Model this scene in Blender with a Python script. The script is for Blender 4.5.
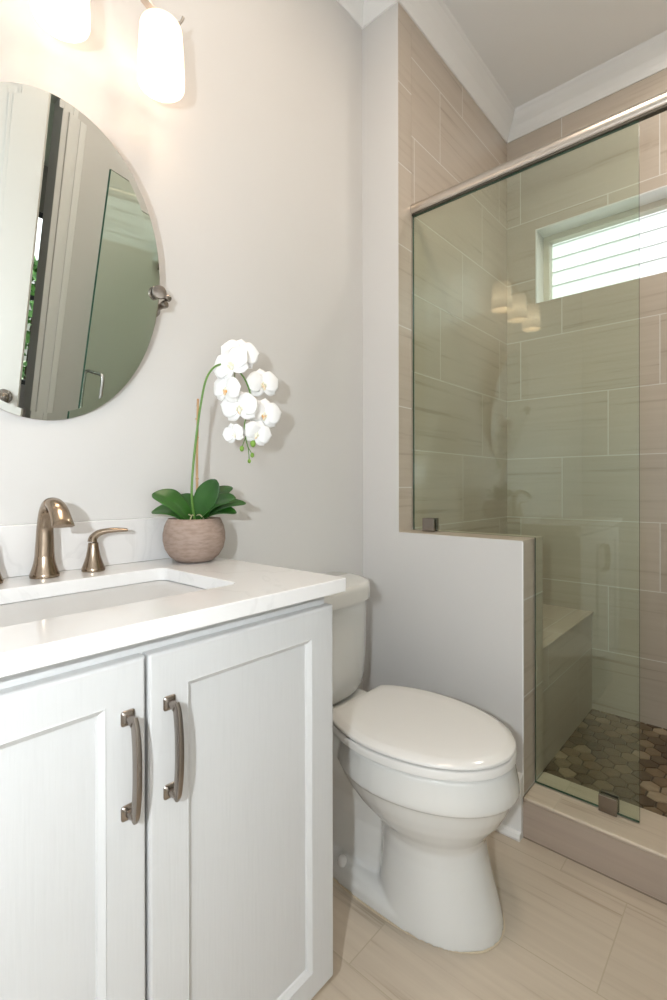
import bpy, bmesh, math, random
from mathutils import Vector, Matrix
random.seed(7)
S = bpy.context.scene
for o in list(bpy.data.objects): bpy.data.objects.remove(o)
C = S.collection
PI = math.pi

# ------------------------------------------------------------------ camera, world, light, exposure
# axes: X runs along the mirror wall towards the shower, mirror wall is y=0, the room lies at y<0
CAM = Vector((0.0, -1.1534, 1.0514)); YAW = 0.7244
cd = bpy.data.cameras.new('camera'); cam = bpy.data.objects.new('camera', cd); C.objects.link(cam)
cd.sensor_fit = 'AUTO'; cd.sensor_width = 36.0; cd.lens = 490.51*36/1000; cd.shift_y = -0.01314; cd.clip_start = 0.01
fwd = Vector((math.cos(YAW), math.sin(YAW), -0.0015)).normalized()
right = fwd.cross(Vector((0, 0, 1))).normalized(); up = right.cross(fwd)
roll = -0.0019
r2 = right*math.cos(roll)+up*math.sin(roll); u2 = -right*math.sin(roll)+up*math.cos(roll)
cam.matrix_world = Matrix(((r2.x, u2.x, -fwd.x, CAM.x), (r2.y, u2.y, -fwd.y, CAM.y), (r2.z, u2.z, -fwd.z, CAM.z), (0, 0, 0, 1)))
S.camera = cam
W = bpy.data.worlds.new('world'); S.world = W; W.use_nodes = True
wb = W.node_tree.nodes['Background']; wb.inputs[1].default_value = 3.0
wn_, wl_ = W.node_tree.nodes, W.node_tree.links     # bright overcast sky above a darker horizon
wt = wn_.new('ShaderNodeTexCoord'); wsx = wn_.new('ShaderNodeSeparateXYZ'); wl_.new(wt.outputs['Generated'], wsx.inputs[0])
wr = wn_.new('ShaderNodeValToRGB'); wr.color_ramp.elements[0].position = 0.0; wr.color_ramp.elements[0].color = (.16, .17, .15, 1)
wr.color_ramp.elements[1].position = 0.12; wr.color_ramp.elements[1].color = (.93, .97, 1, 1)
wl_.new(wsx.outputs[2], wr.inputs[0]); wl_.new(wr.outputs[0], wb.inputs[0])
S.view_settings.view_transform = 'Standard'; S.view_settings.look = 'None'
S.view_settings.exposure = 0.18; S.view_settings.gamma = 1.0
S.view_settings.use_curve_mapping = False
def lamp(name, kind, loc, power, col=(1, 1, 1), **kw):
    l = bpy.data.lights.new(name, kind); l.energy = power; l.color = col
    for k, v in kw.items(): setattr(l, k, v)
    o = bpy.data.objects.new(name, l); C.objects.link(o); o.location = loc; return o
# the photographer's flash, just left of the camera
lamp('camera_flash', 'POINT', (-0.28, -1.15, 1.16), 35, (0.89, 0.955, 1.0), shadow_soft_size=0.016)
# added fill lights, no fixtures: one over the room, one over the shower
lamp('room_fill_light', 'AREA', (0.80, -0.80, 2.86), 8.5, (1, 0.81, 0.64), shape='DISK', size=0.34)
lamp('shower_fill_light', 'AREA', (2.0, -1.15, 2.86), 6, (1, 0.93, 0.84), shape='DISK', size=0.2)
SHADE_EMIT = 1.05

# ------------------------------------------------------------------ measures
P, B, s, w, T = 1.4723, 2.4496, 0.1635, 0.6055, 0.1724
ZH, ZCURB, ZF = 0.8864, 0.1232, 0.0365
G = P+0.0931                       # plane of the shower glass
YR, XL, ZC, ZCR = -1.62, -1.3, 2.89, 2.7856
CT, CU = 0.87, 0.843               # counter top and underside
R2 = 1e-3

# ------------------------------------------------------------------ materials
def mat(name, col, rough=0.5, metal=0.0, **kw):
    m = bpy.data.materials.new(name); m.use_nodes = True
    b = m.node_tree.nodes['Principled BSDF']
    b.inputs['Base Color'].default_value = (*col, 1); b.inputs['Roughness'].default_value = rough; b.inputs['Metallic'].default_value = metal
    for k, v in kw.items(): b.inputs[k].default_value = v
    return m
def nodes(m): return m.node_tree.nodes, m.node_tree.links, m.node_tree.nodes['Principled BSDF']
def math_(nt, op, a, b=None, c=None):
    n = nt.nodes.new('ShaderNodeMath'); n.operation = op
    for i, v in enumerate((a, b, c)):
        if v is None: continue
        if isinstance(v, (int, float)): n.inputs[i].default_value = v
        else: nt.links.new(v, n.inputs[i])
    return n.outputs[0]
def noise_col(m, c1, c2, scale=(1, 1, 1), ns=5.0, det=4, lo=.35, hi=.65, bump=0, bscale=None, dist=0.0):
    n, l, b = nodes(m); tc = n.new('ShaderNodeTexCoord'); mp = n.new('ShaderNodeMapping'); mp.inputs['Scale'].default_value = scale
    l.new(tc.outputs['Object'], mp.inputs['Vector'])
    t = n.new('ShaderNodeTexNoise'); t.inputs['Scale'].default_value = ns; t.inputs['Detail'].default_value = det; t.inputs['Distortion'].default_value = dist
    l.new(mp.outputs[0], t.inputs['Vector'])
    r = n.new('ShaderNodeValToRGB'); r.color_ramp.elements[0].position = lo; r.color_ramp.elements[1].position = hi
    r.color_ramp.elements[0].color = (*c1, 1); r.color_ramp.elements[1].color = (*c2, 1)
    l.new(t.outputs['Fac'], r.inputs[0]); l.new(r.outputs[0], b.inputs['Base Color'])
    if bump:
        bp = n.new('ShaderNodeBump'); bp.inputs['Strength'].default_value = bump; bp.inputs['Distance'].default_value = 0.001
        src = t
        if bscale:
            src = n.new('ShaderNodeTexNoise'); src.inputs['Scale'].default_value = bscale; l.new(tc.outputs['Object'], src.inputs['Vector'])
        l.new(src.outputs['Fac'], bp.inputs['Height']); l.new(bp.outputs[0], b.inputs['Normal'])
    return m
def paint(name, col, rough=.55, bump=.15):
    m = mat(name, col, rough); return noise_col(m, tuple(c*.985 for c in col), col, ns=3, bump=bump, bscale=260)
M = {}
M['wall'] = paint('painted_wall', (.66, .65, .635))
M['ceiling'] = paint('ceiling_paint', (.84, .84, .83))
M['trim'] = mat('trim_paint', (.84, .84, .83), .22)
M['door'] = mat('door_paint', (.74, .73, .70), .35)
M['cabinet'] = noise_col(mat('cabinet_paint', (.8, .8, .79), .38), (.555, .555, .55), (.57, .57, .565), scale=(14, 14, .8), ns=16, det=5, lo=.3, hi=.5, bump=.3)
M['porcelain'] = mat('porcelain', (.72, .715, .69), .08, **{'Coat Weight': .3})
M['seat'] = mat('seat_plastic', (.73, .715, .69), .14)
M['sink'] = mat('sink_porcelain', (.86, .86, .85), .08)
M['nickel'] = mat('brushed_nickel', (.42, .375, .33), .27, 1.0)
M['rail'] = mat('rail_metal', (.60, .545, .49), .28, 1.0)
M['bronze'] = noise_col(mat('brushed_bronze', (.36, .30, .24), .22, 1.0), (.30, .235, .175), (.36, .285, .215), scale=(1, 1, .02), ns=300)
M['pull'] = mat('pull_metal', (.30, .265, .235), .26, 1.0)
M['chrome'] = mat('chrome', (.7, .7, .7), .12, 1.0)
M['mirror'] = mat('mirror_silver', (.88, .91, .885), .0, 1.0)
M['mirror_back'] = mat('mirror_edge', (.45, .36, .30), .3, .6)
M['dark'] = mat('dark_gap', (.03, .03, .03), .6)
M['track'] = mat('track_dark', (.05, .045, .03), .5)

def quartz():
    m = mat('white_quartz', (.74, .73, .72), .09); n, l, b = nodes(m); nt = m.node_tree
    tc = n.new('ShaderNodeTexCoord')
    t1 = n.new('ShaderNodeTexNoise'); t1.inputs['Scale'].default_value = 5.5; t1.inputs['Detail'].default_value = 7; t1.inputs['Distortion'].default_value = 1.3
    l.new(tc.outputs['Object'], t1.inputs['Vector'])
    a = math_(nt, 'ABSOLUTE', math_(nt, 'SUBTRACT', t1.outputs['Fac'], .5))
    v = math_(nt, 'SUBTRACT', 1.0, math_(nt, 'MINIMUM', math_(nt, 'MULTIPLY', a, 30.0), 1.0))
    t2 = n.new('ShaderNodeTexNoise'); t2.inputs['Scale'].default_value = 4.0; l.new(tc.outputs['Object'], t2.inputs['Vector'])
    k = math_(nt, 'MULTIPLY', v, math_(nt, 'MULTIPLY', math_(nt, 'GREATER_THAN', t2.outputs['Fac'], .5), .38))
    mx = n.new('ShaderNodeMix'); mx.data_type = 'RGBA'; mx.inputs[6].default_value = (.74, .73, .72, 1); mx.inputs[7].default_value = (.62, .61, .60, 1)
    l.new(k, mx.inputs[0]); l.new(mx.outputs[2], b.inputs['Base Color']); return m
M['quartz'] = quartz()

def tile(name, ax_u, ax_v, H=.2915, L=.583, v0=.02, off=.218, r0=3, step=.1943, cols=((.41, .34, .27), (.51, .44, .365), (.535, .465, .39)),
         grout=(.70, .68, .64), gw=.0038, rough=.28, uscale=1.0, only_v=False):
    m = mat(name, cols[1], rough); n, l, b = nodes(m); nt = m.node_tree
    tc = n.new('ShaderNodeTexCoord'); sp = n.new('ShaderNodeSeparateXYZ'); l.new(tc.outputs['Object'], sp.inputs[0])
    u, v = sp.outputs[ax_u], sp.outputs[ax_v]
    rv = math_(nt, 'DIVIDE', math_(nt, 'SUBTRACT', v, v0), H)
    row = math_(nt, 'FLOOR', rv); fv = math_(nt, 'SUBTRACT', rv, row)
    uo = math_(nt, 'SUBTRACT', math_(nt, 'SUBTRACT', u, off), math_(nt, 'MULTIPLY', math_(nt, 'SUBTRACT', row, r0), step))
    ru = math_(nt, 'DIVIDE', uo, L); colm = math_(nt, 'FLOOR', ru); fu = math_(nt, 'SUBTRACT', ru, colm)
    dv = math_(nt, 'MULTIPLY', math_(nt, 'MINIMUM', fv, math_(nt, 'SUBTRACT', 1.0, fv)), H)
    du = math_(nt, 'MULTIPLY', math_(nt, 'MINIMUM', fu, math_(nt, 'SUBTRACT', 1.0, fu)), L)
    d = dv if only_v else math_(nt, 'MINIMUM', dv, du)
    g = math_(nt, 'LESS_THAN', d, gw*.5)
    cid = n.new('ShaderNodeCombineXYZ'); l.new(row, cid.inputs[0]); l.new(colm, cid.inputs[1])
    wn = n.new('ShaderNodeTexWhiteNoise'); wn.noise_dimensions = '2D'; l.new(cid.outputs[0], wn.inputs['Vector'])
    cv = n.new('ShaderNodeCombineXYZ')
    l.new(math_(nt, 'MULTIPLY', u, .9*uscale), cv.inputs[0]); l.new(math_(nt, 'MULTIPLY', v, 26.0), cv.inputs[1]); l.new(math_(nt, 'MULTIPLY', wn.outputs['Value'], 30.0), cv.inputs[2])
    t = n.new('ShaderNodeTexNoise'); t.inputs['Scale'].default_value = 1.6; t.inputs['Detail'].default_value = 6; t.inputs['Roughness'].default_value = .62; t.inputs['Distortion'].default_value = .25
    l.new(cv.outputs[0], t.inputs['Vector'])
    r = n.new('ShaderNodeValToRGB'); e = r.color_ramp.elements
    e[0].position = .31; e[0].color = (*cols[0], 1); e[1].position = .42; e[1].color = (*cols[1], 1)
    x = e.new(.62); x.color = (*cols[2], 1)
    l.new(t.outputs['Fac'], r.inputs[0])
    hs = n.new('ShaderNodeHueSaturation'); l.new(r.outputs[0], hs.inputs['Color'])
    l.new(math_(nt, 'ADD', .965, math_(nt, 'MULTIPLY', wn.outputs['Value'], .07)), hs.inputs['Value'])
    mx = n.new('ShaderNodeMix'); mx.data_type = 'RGBA'; l.new(g, mx.inputs[0]); l.new(hs.outputs[0], mx.inputs[6]); mx.inputs[7].default_value = (*grout, 1)
    l.new(mx.outputs[2], b.inputs['Base Color'])
    l.new(math_(nt, 'ADD', rough, math_(nt, 'MULTIPLY', g, .4)), b.inputs['Roughness'])
    bp = n.new('ShaderNodeBump'); bp.inputs['Distance'].default_value = .0012; bp.inputs['Strength'].default_value = .5
    l.new(math_(nt, 'SUBTRACT', 1.0, g), bp.inputs['Height']); l.new(bp.outputs[0], b.inputs['Normal'])
    return m
M['tile_left'] = tile('shower_tile_left', 0, 2)
M['tile_back'] = tile('shower_tile_back', 1, 2, off=-.427, step=-.1943)
M['tile_right'] = tile('shower_tile_right', 0, 2, off=.1)
M['tile_strip'] = tile('shower_tile_strip', 0, 2, v0=.172, only_v=True)
M['tile_end'] = tile('half_wall_end_tile', 0, 2, v0=.125, H=.2915, only_v=True, gw=.005)
M['tile_cap'] = tile('half_wall_cap_tile', 1, 0, v0=-5, H=10, L=.583, off=-.3, r0=0, step=0)
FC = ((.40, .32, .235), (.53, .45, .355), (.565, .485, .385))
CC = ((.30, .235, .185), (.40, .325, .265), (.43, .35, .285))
M['tile_floor'] = tile('floor_tile', 1, 0, v0=.828-.2915*5, H=.2915, L=.583, off=-.464, r0=5, step=-.424, grout=(.47, .40, .30), cols=FC, rough=.33, gw=.003)
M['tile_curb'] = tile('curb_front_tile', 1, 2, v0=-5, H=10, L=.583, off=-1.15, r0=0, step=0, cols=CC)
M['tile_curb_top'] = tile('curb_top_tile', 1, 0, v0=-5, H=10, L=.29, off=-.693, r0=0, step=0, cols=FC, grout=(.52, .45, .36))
M['tile_bench'] = tile('bench_front_tile', 0, 2, v0=.0265, off=2.228, r0=0, step=-.373)
M['tile_bench_top'] = tile('bench_top_tile', 0, 1, v0=-.489-.2915, off=2.2, r0=1, step=.2)

def glass_mat(name, tint):
    m = bpy.data.materials.new(name); m.use_nodes = True; n, l = m.node_tree.nodes, m.node_tree.links; nt = m.node_tree
    n.remove(n['Principled BSDF']); out = n['Material Output']
    tr = n.new('ShaderNodeBsdfTransparent'); tr.inputs[0].default_value = (*tint, 1)
    gl = n.new('ShaderNodeBsdfGlossy'); gl.inputs['Roughness'].default_value = 0.0; gl.inputs['Color'].default_value = (.93, 1, .95, 1)
    ge = n.new('ShaderNodeNewGeometry'); fr = n.new('ShaderNodeFresnel')
    # the pane is parallel-sided: light leaving it meets the same angle as light entering it
    ior = math_(nt, 'SUBTRACT', 1.52, math_(nt, 'MULTIPLY', ge.outputs['Backfacing'], 1.52-1/1.52)); 
    l.new(ior, fr.inputs['IOR']); mx = n.new('ShaderNodeMixShader')
    l.new(fr.outputs[0], mx.inputs[0]); l.new(tr.outputs[0], mx.inputs[1]); l.new(gl.outputs[0], mx.inputs[2]); l.new(mx.outputs[0], out.inputs[0])
    return m
M['glass'] = glass_mat('shower_glass', (.905, .95, .90))
M['glass_edge'] = mat('glass_edge', (.035, .085, .06), .15)
M['pane'] = glass_mat('window_pane', (.98, .99, .98))

def shade_mat():
    m = bpy.data.materials.new('frosted_lit_glass'); m.use_nodes = True; n, l = m.node_tree.nodes, m.node_tree.links; b = n['Principled BSDF']; nt = m.node_tree
    b.inputs['Base Color'].default_value = (.85, .8, .7, 1); b.inputs['Roughness'].default_value = .4
    tc = n.new('ShaderNodeTexCoord'); sp = n.new('ShaderNodeSeparateXYZ'); l.new(tc.outputs['Object'], sp.inputs[0])
    # brightest at the height of the bulb inside (object z measured from the shade's top down)
    d = math_(nt, 'ABSOLUTE', math_(nt, 'ADD', sp.outputs[2], .085))
    k = math_(nt, 'POWER', math_(nt, 'MAXIMUM', math_(nt, 'SUBTRACT', 1.0, math_(nt, 'DIVIDE', d, .13)), 0.0), 2.2)
    r = n.new('ShaderNodeValToRGB'); r.color_ramp.elements[0].color = (1, .67, .48, 1); r.color_ramp.elements[1].color = (1, .72, .53, 1)
    l.new(k, r.inputs[0]); l.new(r.outputs[0], b.inputs['Emission Color'])
    l.new(math_(nt, 'MULTIPLY', math_(nt, 'ADD', .40, math_(nt, 'MULTIPLY', k, 2.8)), SHADE_EMIT), b.inputs['Emission Strength'])
    return m
M['shade'] = shade_mat()
M['bulb'] = mat('bulb_glow', (1, .9, .8), .5, **{'Emission Color': (1, .80, .62, 1), 'Emission Strength': 6.0})
M['stone_pot'] = noise_col(mat('pot_clay', (.33, .25, .2), .75), (.27, .195, .155), (.345, .26, .215), scale=(1, 1, 3.2), ns=55, det=8, lo=.35, hi=.6, bump=1.0)
M['leaf'] = noise_col(mat('orchid_leaf', (.02, .11, .01), .36), (.010, .062, .006), (.030, .135, .010), ns=9, lo=.3, hi=.7)
M['stem'] = mat('orchid_stem', (.12, .25, .05), .45)
M['cane'] = noise_col(mat('bamboo_cane', (.5, .3, .14), .55), (.42, .24, .11), (.56, .36, .19), scale=(8, 8, 1), ns=20)
M['root'] = mat('root_dry', (.42, .40, .24), .7)
M['soil'] = noise_col(mat('potting_bark', (.05, .035, .025), .95), (.025, .018, .012), (.09, .06, .04), ns=60)
M['petal'] = mat('orchid_petal', (.90, .90, .895), .5, **{'Subsurface Weight': .15, 'Subsurface Radius': (.01, .01, .01)})
M['lip'] = noise_col(mat('orchid_lip', (.85, .8, .6), .5), (.80, .40, .10), (.88, .86, .70), ns=75, lo=.36, hi=.5)
M['bud'] = mat('orchid_bud', (.22, .40, .06), .45)
M['siding'] = mat('white_siding', (.88, .89, .89), .5)
M['hall'] = paint('hall_paint', (.5, .48, .45))
M['hallfloor'] = noise_col(mat('hall_floor', (.12, .08, .05), .4), (.08, .05, .03), (.16, .11, .07), scale=(1, 10, 1))
M['black'] = mat('black_frame', (.015, .015, .015), .4)
M['foliage'] = noise_col(mat('garden_leaves', (.06, .2, .03), .6), (.03, .10, .02), (.12, .30, .06), ns=12)
M['ground'] = mat('ground', (.25, .3, .18), .9)
M['vinyl'] = mat('window_vinyl', (.70, .66, .56), .4)

# ------------------------------------------------------------------ helpers
def tag(o, label=None, cat=None, group=None, kind=None):
    for k, v in (('label', label), ('category', cat), ('group', group), ('kind', kind)):
        if v: o[k] = v
    return o
def empty(name, loc, label, cat, rz=0, group=None):
    o = bpy.data.objects.new(name, None); C.objects.link(o); o.location = loc; o.rotation_euler = (0, 0, rz); o.empty_display_size = .05
    return tag(o, label, cat, group)
def obj(name, bm, m, parent=None, smooth=False, bevel=0, segs=2, autos=None, loc=None, world=True):
    """link bm (built in world coordinates unless world=False) as one mesh object"""
    bmesh.ops.recalc_face_normals(bm, faces=bm.faces)
    me = bpy.data.meshes.new(name); bm.to_mesh(me); bm.free()
    o = bpy.data.objects.new(name, me); C.objects.link(o)
    for mm in (m if isinstance(m, (list, tuple)) else [m]): me.materials.append(mm)
    if loc is not None: o.location = loc
    if parent is not None:
        o.parent = parent
        if world: o.matrix_parent_inverse = wmat(parent).inverted()
    if smooth:
        for p in me.polygons: p.use_smooth = True
        if autos: me.set_sharp_from_angle(angle=math.radians(autos))
    if bevel:
        b = o.modifiers.new('bevel', 'BEVEL'); b.width = bevel; b.segments = segs; b.limit_method = 'ANGLE'; b.angle_limit = math.radians(35)
        for p in me.polygons: p.use_smooth = True
        me.set_sharp_from_angle(angle=math.radians(35)); b.harden_normals = True
    return o
def wmat(o):
    m = Matrix.LocRotScale(o.location, o.rotation_euler, o.scale)
    if o.parent: m = wmat(o.parent) @ o.matrix_parent_inverse @ m
    return m
def struct(name, bm, m, **k): return tag(obj(name, bm, m, **k), kind='structure')
def box(bm, x0, x1, y0, y1, z0, z1, mi=0):
    vs = [bm.verts.new((x, y, z)) for x in (x0, x1) for y in (y0, y1) for z in (z0, z1)]
    for f in ((0, 1, 3, 2), (4, 6, 7, 5), (0, 4, 5, 1), (2, 3, 7, 6), (0, 2, 6, 4), (1, 5, 7, 3)):
        bm.faces.new([vs[i] for i in f]).material_index = mi
    return bm
def bx(*a): bm = bmesh.new(); return box(bm, *a)
def loft(bm, rings, cap0=True, cap1=True, closed=True, mi=0):
    R = [[bm.verts.new(v) for v in r] for r in rings]; n = len(R[0])
    for a, b in zip(R, R[1:]):
        for i in range(n if closed else n-1):
            j = (i+1) % n; bm.faces.new((a[i], a[j], b[j], b[i])).material_index = mi
    if cap0: bm.faces.new(R[0][::-1]).material_index = mi
    if cap1: bm.faces.new(R[-1]).material_index = mi
    return R
def lathe(bm, prof, c=(0, 0, 0), n=32, caps=True):
    rings = [[(c[0]+r*math.cos(2*PI*i/n), c[1]+r*math.sin(2*PI*i/n), c[2]+z) for i in range(n)] for r, z in prof]
    loft(bm, rings, caps, caps); return bm
def sweep(bm, pts, rad, n=12, upv=Vector((0, 0, 1)), shape=None, caps=True):
    """sweep a section along pts; rad: number or list of (a,b) half sizes; a is along side, b along normal"""
    pts = [Vector(p) for p in pts]; rings = []
    for i, p in enumerate(pts):
        t = (pts[min(i+1, len(pts)-1)]-pts[max(i-1, 0)]).normalized()
        sd = t.cross(upv); sd = sd.normalized() if sd.length > 1e-4 else Vector((1, 0, 0)); nm = sd.cross(t).normalized()
        r = rad[i] if isinstance(rad, list) else rad
        a, b = r if isinstance(r, (list, tuple)) else (r, r)
        ring = []
        for k in range(n):
            an = 2*PI*k/n; cx, cy = math.cos(an), math.sin(an)
            if shape: e = 2/shape; cx = math.copysign(abs(cx)**e, cx); cy = math.copysign(abs(cy)**e, cy)
            ring.append(p+sd*a*cx+nm*b*cy)
        rings.append(ring)
    loft(bm, rings, caps, caps); return bm
def bez(cs, k=8):
    """Catmull-Rom through control points"""
    cs = [Vector(c) for c in cs]; c = [cs[0]*2-cs[1]]+cs+[cs[-1]*2-cs[-2]]; out = []
    for i in range(1, len(c)-2):
        for j in range(k):
            t = j/k; a, b, d, e = c[i-1], c[i], c[i+1], c[i+2]
            out.append(.5*((2*b)+(-a+d)*t+(2*a-5*b+4*d-e)*t*t+(-a+3*b-3*d+e)*t**3))
    return out+[cs[-1]]
def rrect(x0, x1, y0, y1, r, z, n=6):
    out = []
    for cx, cy, a0 in ((x1-r, y1-r, 0), (x0+r, y1-r, PI/2), (x0+r, y0+r, PI), (x1-r, y0+r, 1.5*PI)):
        for i in range(n+1):
            a = a0+i*PI/2/n; out.append(Vector((cx+r*math.cos(a), cy+r*math.sin(a), z)))
    return out
def path_sweep(bm, path, prof, closed=False):
    """mitred moulding: path = plan points, prof = (inset, z); inset is measured to the LEFT of travel"""
    n = len(path); rings = []
    for i in range(n):
        p = Vector(path[i]); a = Vector(path[i-1]) if (i > 0 or closed) else None; b = Vector(path[(i+1) % n]) if (i < n-1 or closed) else None
        d1 = (p-a).normalized() if a else None; d2 = (b-p).normalized() if b else None
        d1 = d1 or d2; d2 = d2 or d1
        n1 = Vector((-d1.y, d1.x)); n2 = Vector((-d2.y, d2.x)); m = (n1+n2); m = m/(m.dot(n1))
        rings.append([(p.x+m.x*k, p.y+m.y*k, z) for k, z in prof])
    if closed: rings.append(rings[0])
    loft(bm, rings, not closed, not closed)
    if closed: bmesh.ops.remove_doubles(bm, verts=bm.verts, dist=1e-6)
    return bm

# ------------------------------------------------------------------ room shell
TH = .1
struct('floor', bx(XL-TH, P+T-.01, YR-.16, TH, -.1, 0), M['tile_floor'])
struct('ceiling', bx(XL-TH, B+.1, YR-.16, TH, ZC, ZC+.1), M['ceiling'])
struct('wall_left', bx(XL-TH, P+.06, 0, TH, 0, ZC), M['wall'])
struct('wall_front', bx(XL-TH, XL, YR, 0, 0, ZC), M['wall'])
# full-height return of the partition: painted face, tiled end strip
XM = 1.5595
bm = bmesh.new()
poly = [(0, 0), (0, ZC), (-s, ZC), (-s, ZH), (-w, ZH), (-w, 0)]
A = [bm.verts.new((P, y, z)) for y, z in poly]; D = [bm.verts.new((XM, y, z)) for y, z in poly]
bm.faces.new(A); bm.faces.new(D[::-1])
for k in range(6):
    j = (k+1) % 6; f = bm.faces.new((A[k], A[j], D[j], D[k])); f.material_index = {2: 1, 3: 3, 4: 2}.get(k, 0)
box(bm, XM, P+T, -w, -s-.0003, 0, ZH, 3)
for f in bm.faces:
    c = f.calc_center_median(); 
    if c.x > XM:
        f.material_index = 2 if c.y < -w+1e-4 else 3 if c.z > ZH-1e-4 else 4
struct('wall_partition', bm, [M['wall'], M['tile_strip'], M['tile_end'], M['tile_cap'], M['tile_back']])
struct('wall_shower_left', bx(XM+.0005, B, -s, TH, 0, ZC), M['tile_left'])
# painted metal edge trims of the end tile
bm = bmesh.new(); box(bm, P-.0005, P+.005, -w-.0015, -w+.003, ZCURB, ZH-.004)
struct('trim_1', bm, M['trim'], bevel=.001)
# back wall with the transom window opening
WY0, WY1, WZ0, WZ1, WD = -1.42, -.3045, 1.9405, 2.303, .10
bm = bmesh.new()
box(bm, B, B+WD+.06, YR-TH, TH, 0, WZ0); box(bm, B, B+WD+.06, YR-TH, TH, WZ1, ZC)
box(bm, B, B+WD+.06, WY1, TH, WZ0, WZ1); box(bm, B, B+WD+.06, YR-TH, WY0, WZ0, WZ1)
struct('wall_back', bm, M['tile_back'])
wf = bmesh.new(); x0, x1 = B+WD, B+WD+.05; fw = .034
box(wf, x0, x1, WY0, WY1, WZ1-fw*.95, WZ1); box(wf, x0, x1, WY0, WY1, WZ0, WZ0+.02)
box(wf, x0, x1, WY1-fw, WY1, WZ0+.02, WZ1-fw*.95); box(wf, x0, x1, WY0, WY0+fw, WZ0+.02, WZ1-fw*.95)
win = struct('window_1', wf, M['vinyl'], bevel=.002)
rv = bmesh.new(); box(rv, B+.001, B+WD, WY0, WY1, WZ1-.006, WZ1-.0005); box(rv, B+.001, B+WD, WY1-.006, WY1-.0005, WZ0, WZ1-.006)
box(rv, B+.001, B+WD, WY0+.0005, WY0+.006, WZ0, WZ1-.006); box(rv, B+.001, B+WD, WY0, WY1, WZ0-.001, WZ0+.002)
obj('reveal_lining', rv, M['trim'], win)
obj('window_pane', bx(x0+.02, x0+.024, WY0+fw*.8, WY1-fw*.8, WZ0+.012, WZ1-fw*.7), M['pane'], win)
# right wall: painted part with doorway, tiled part in the shower
DX0, DX1, DZ = .05, .852, 2.44
bm = bmesh.new(); box(bm, XL-TH, DX0, YR-.12, YR, 0, ZC); box(bm, DX1, P+T*.5, YR-.12, YR, 0, ZC); box(bm, DX0, DX1, YR-.12, YR, DZ, ZC)
struct('wall_right', bm, M['wall'])
struct('wall_shower_right', bx(P+T*.5, B, YR-.12, YR, 0, ZC), M['tile_right'])
# shower curb
cb = bmesh.new(); box(cb, P, P+T, YR, -w-R2*.5, 0, ZCURB-.012)
bmt = bmesh.new()
struct('trim_2', cb, M['tile_curb'])
struct('trim_7', bx(P-.0016, P, YR, -w-.001, 0, .0035), mat('curb_grout', (.25, .20, .15), .8))
struct('trim_3', bx(P-.004, P+T+.003, YR, -w-R2*.5, ZCURB-.012, ZCURB), M['tile_curb_top'], bevel=.006, segs=3)
# shower floor: hexagonal mosaic
def hexfloor():
    bm = bmesh.new(); box(bm, P+T, B, YR, -s, -.02, ZF-.004)
    for f in bm.faces: f.material_index = 1
    col = bm.loops.layers.float_color.new('tone')
    R = .034; dx = R*1.5; dy = R*math.sqrt(3)
    nx = int((B-P-T)/dx)+2; ny = int((-s-YR)/dy)+2
    rnd = random.Random(3)
    corner = {}
    def cpt(x, y):
        k = (round(x, 3), round(y, 3))
        if k not in corner: corner[k] = (x+rnd.uniform(-.0045, .0045), y+rnd.uniform(-.0045, .0045))
        return corner[k]
    for i in range(nx):
        for j in range(ny):
            cx = P+T+i*dx; cy = YR+j*dy+(i % 2)*dy/2
            v = rnd.random(); v = v if v > .14 else v
            pts = []
            for k in range(6):
                a = k*PI/3; X, Y = cpt(cx+R*math.cos(a), cy+R*math.sin(a)); X = cx+(X-cx)*.93; Y = cy+(Y-cy)*.93
                pts.append((min(max(X, P+T+.001), B-.001), min(max(Y, YR+.001), -s-.001)))
            if max(p[0] for p in pts)-min(p[0] for p in pts) < .008 or max(p[1] for p in pts)-min(p[1] for p in pts) < .008: continue
            lo = [bm.verts.new((x, y, ZF-.006)) for x, y in pts]; hi = [bm.verts.new((cx+(x-cx)*.94, cy+(y-cy)*.94, ZF)) for x, y in pts]
            fs = [bm.faces.new(hi)]+[bm.faces.new((lo[k], lo[(k+1) % 6], hi[(k+1) % 6], hi[k])) for k in range(6)]
            for f in fs:
                for lp in f.loops: lp[col] = (v, v, v, 1)
    m = mat('hex_stone', (.2, .15, .1), .35); n, l, b = nodes(m)
    at = n.new('ShaderNodeAttribute'); at.attribute_name = 'tone'
    r = n.new('ShaderNodeValToRGB'); r.color_ramp.interpolation = 'LINEAR'; e = r.color_ramp.elements
    e[0].position = 0; e[0].color = (.12, .078, .042, 1); e[1].position = 1; e[1].color = (.50, .39, .26, 1)
    for p_, c_ in ((.35, (.19, .13, .075)), (.6, (.25, .165, .09)), (.84, (.29, .215, .13))): x = e.new(p_); x.color = (*c_, 1)
    l.new(at.outputs['Fac'], r.inputs[0])
    t = n.new('ShaderNodeTexNoise'); t.inputs['Scale'].default_value = 45; t.inputs['Detail'].default_value = 5
    mx = n.new('ShaderNodeMix'); mx.data_type = 'RGBA'; mx.blend_type = 'MULTIPLY'; mx.inputs[0].default_value = .5
    l.new(r.outputs[0], mx.inputs[6]); l.new(t.outputs['Fac'], mx.inputs[7]); l.new(mx.outputs[2], b.inputs['Base Color'])
    gm = mat('dark_grout', (.10, .08, .055), .8)
    return struct('floor_shower', bm, [m, gm])
hexfloor()
# bench built along the shower's left wall
BZ, BY = .48, -.561
bb = empty('shower_bench', (P+T+.3, -s, ZF), 'long tiled bench built along the left wall of the shower', 'bench')
obj('bench_base', bx(P+T+.001, B-.001, BY+.006, -s-.001, ZF+.001, BZ-.0145), M['tile_bench'], bb)
obj('bench_top', bx(P+T+.001, B-.001, BY, -s-.001, BZ-.014, BZ), M['tile_bench_top'], bb, bevel=.004)
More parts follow.
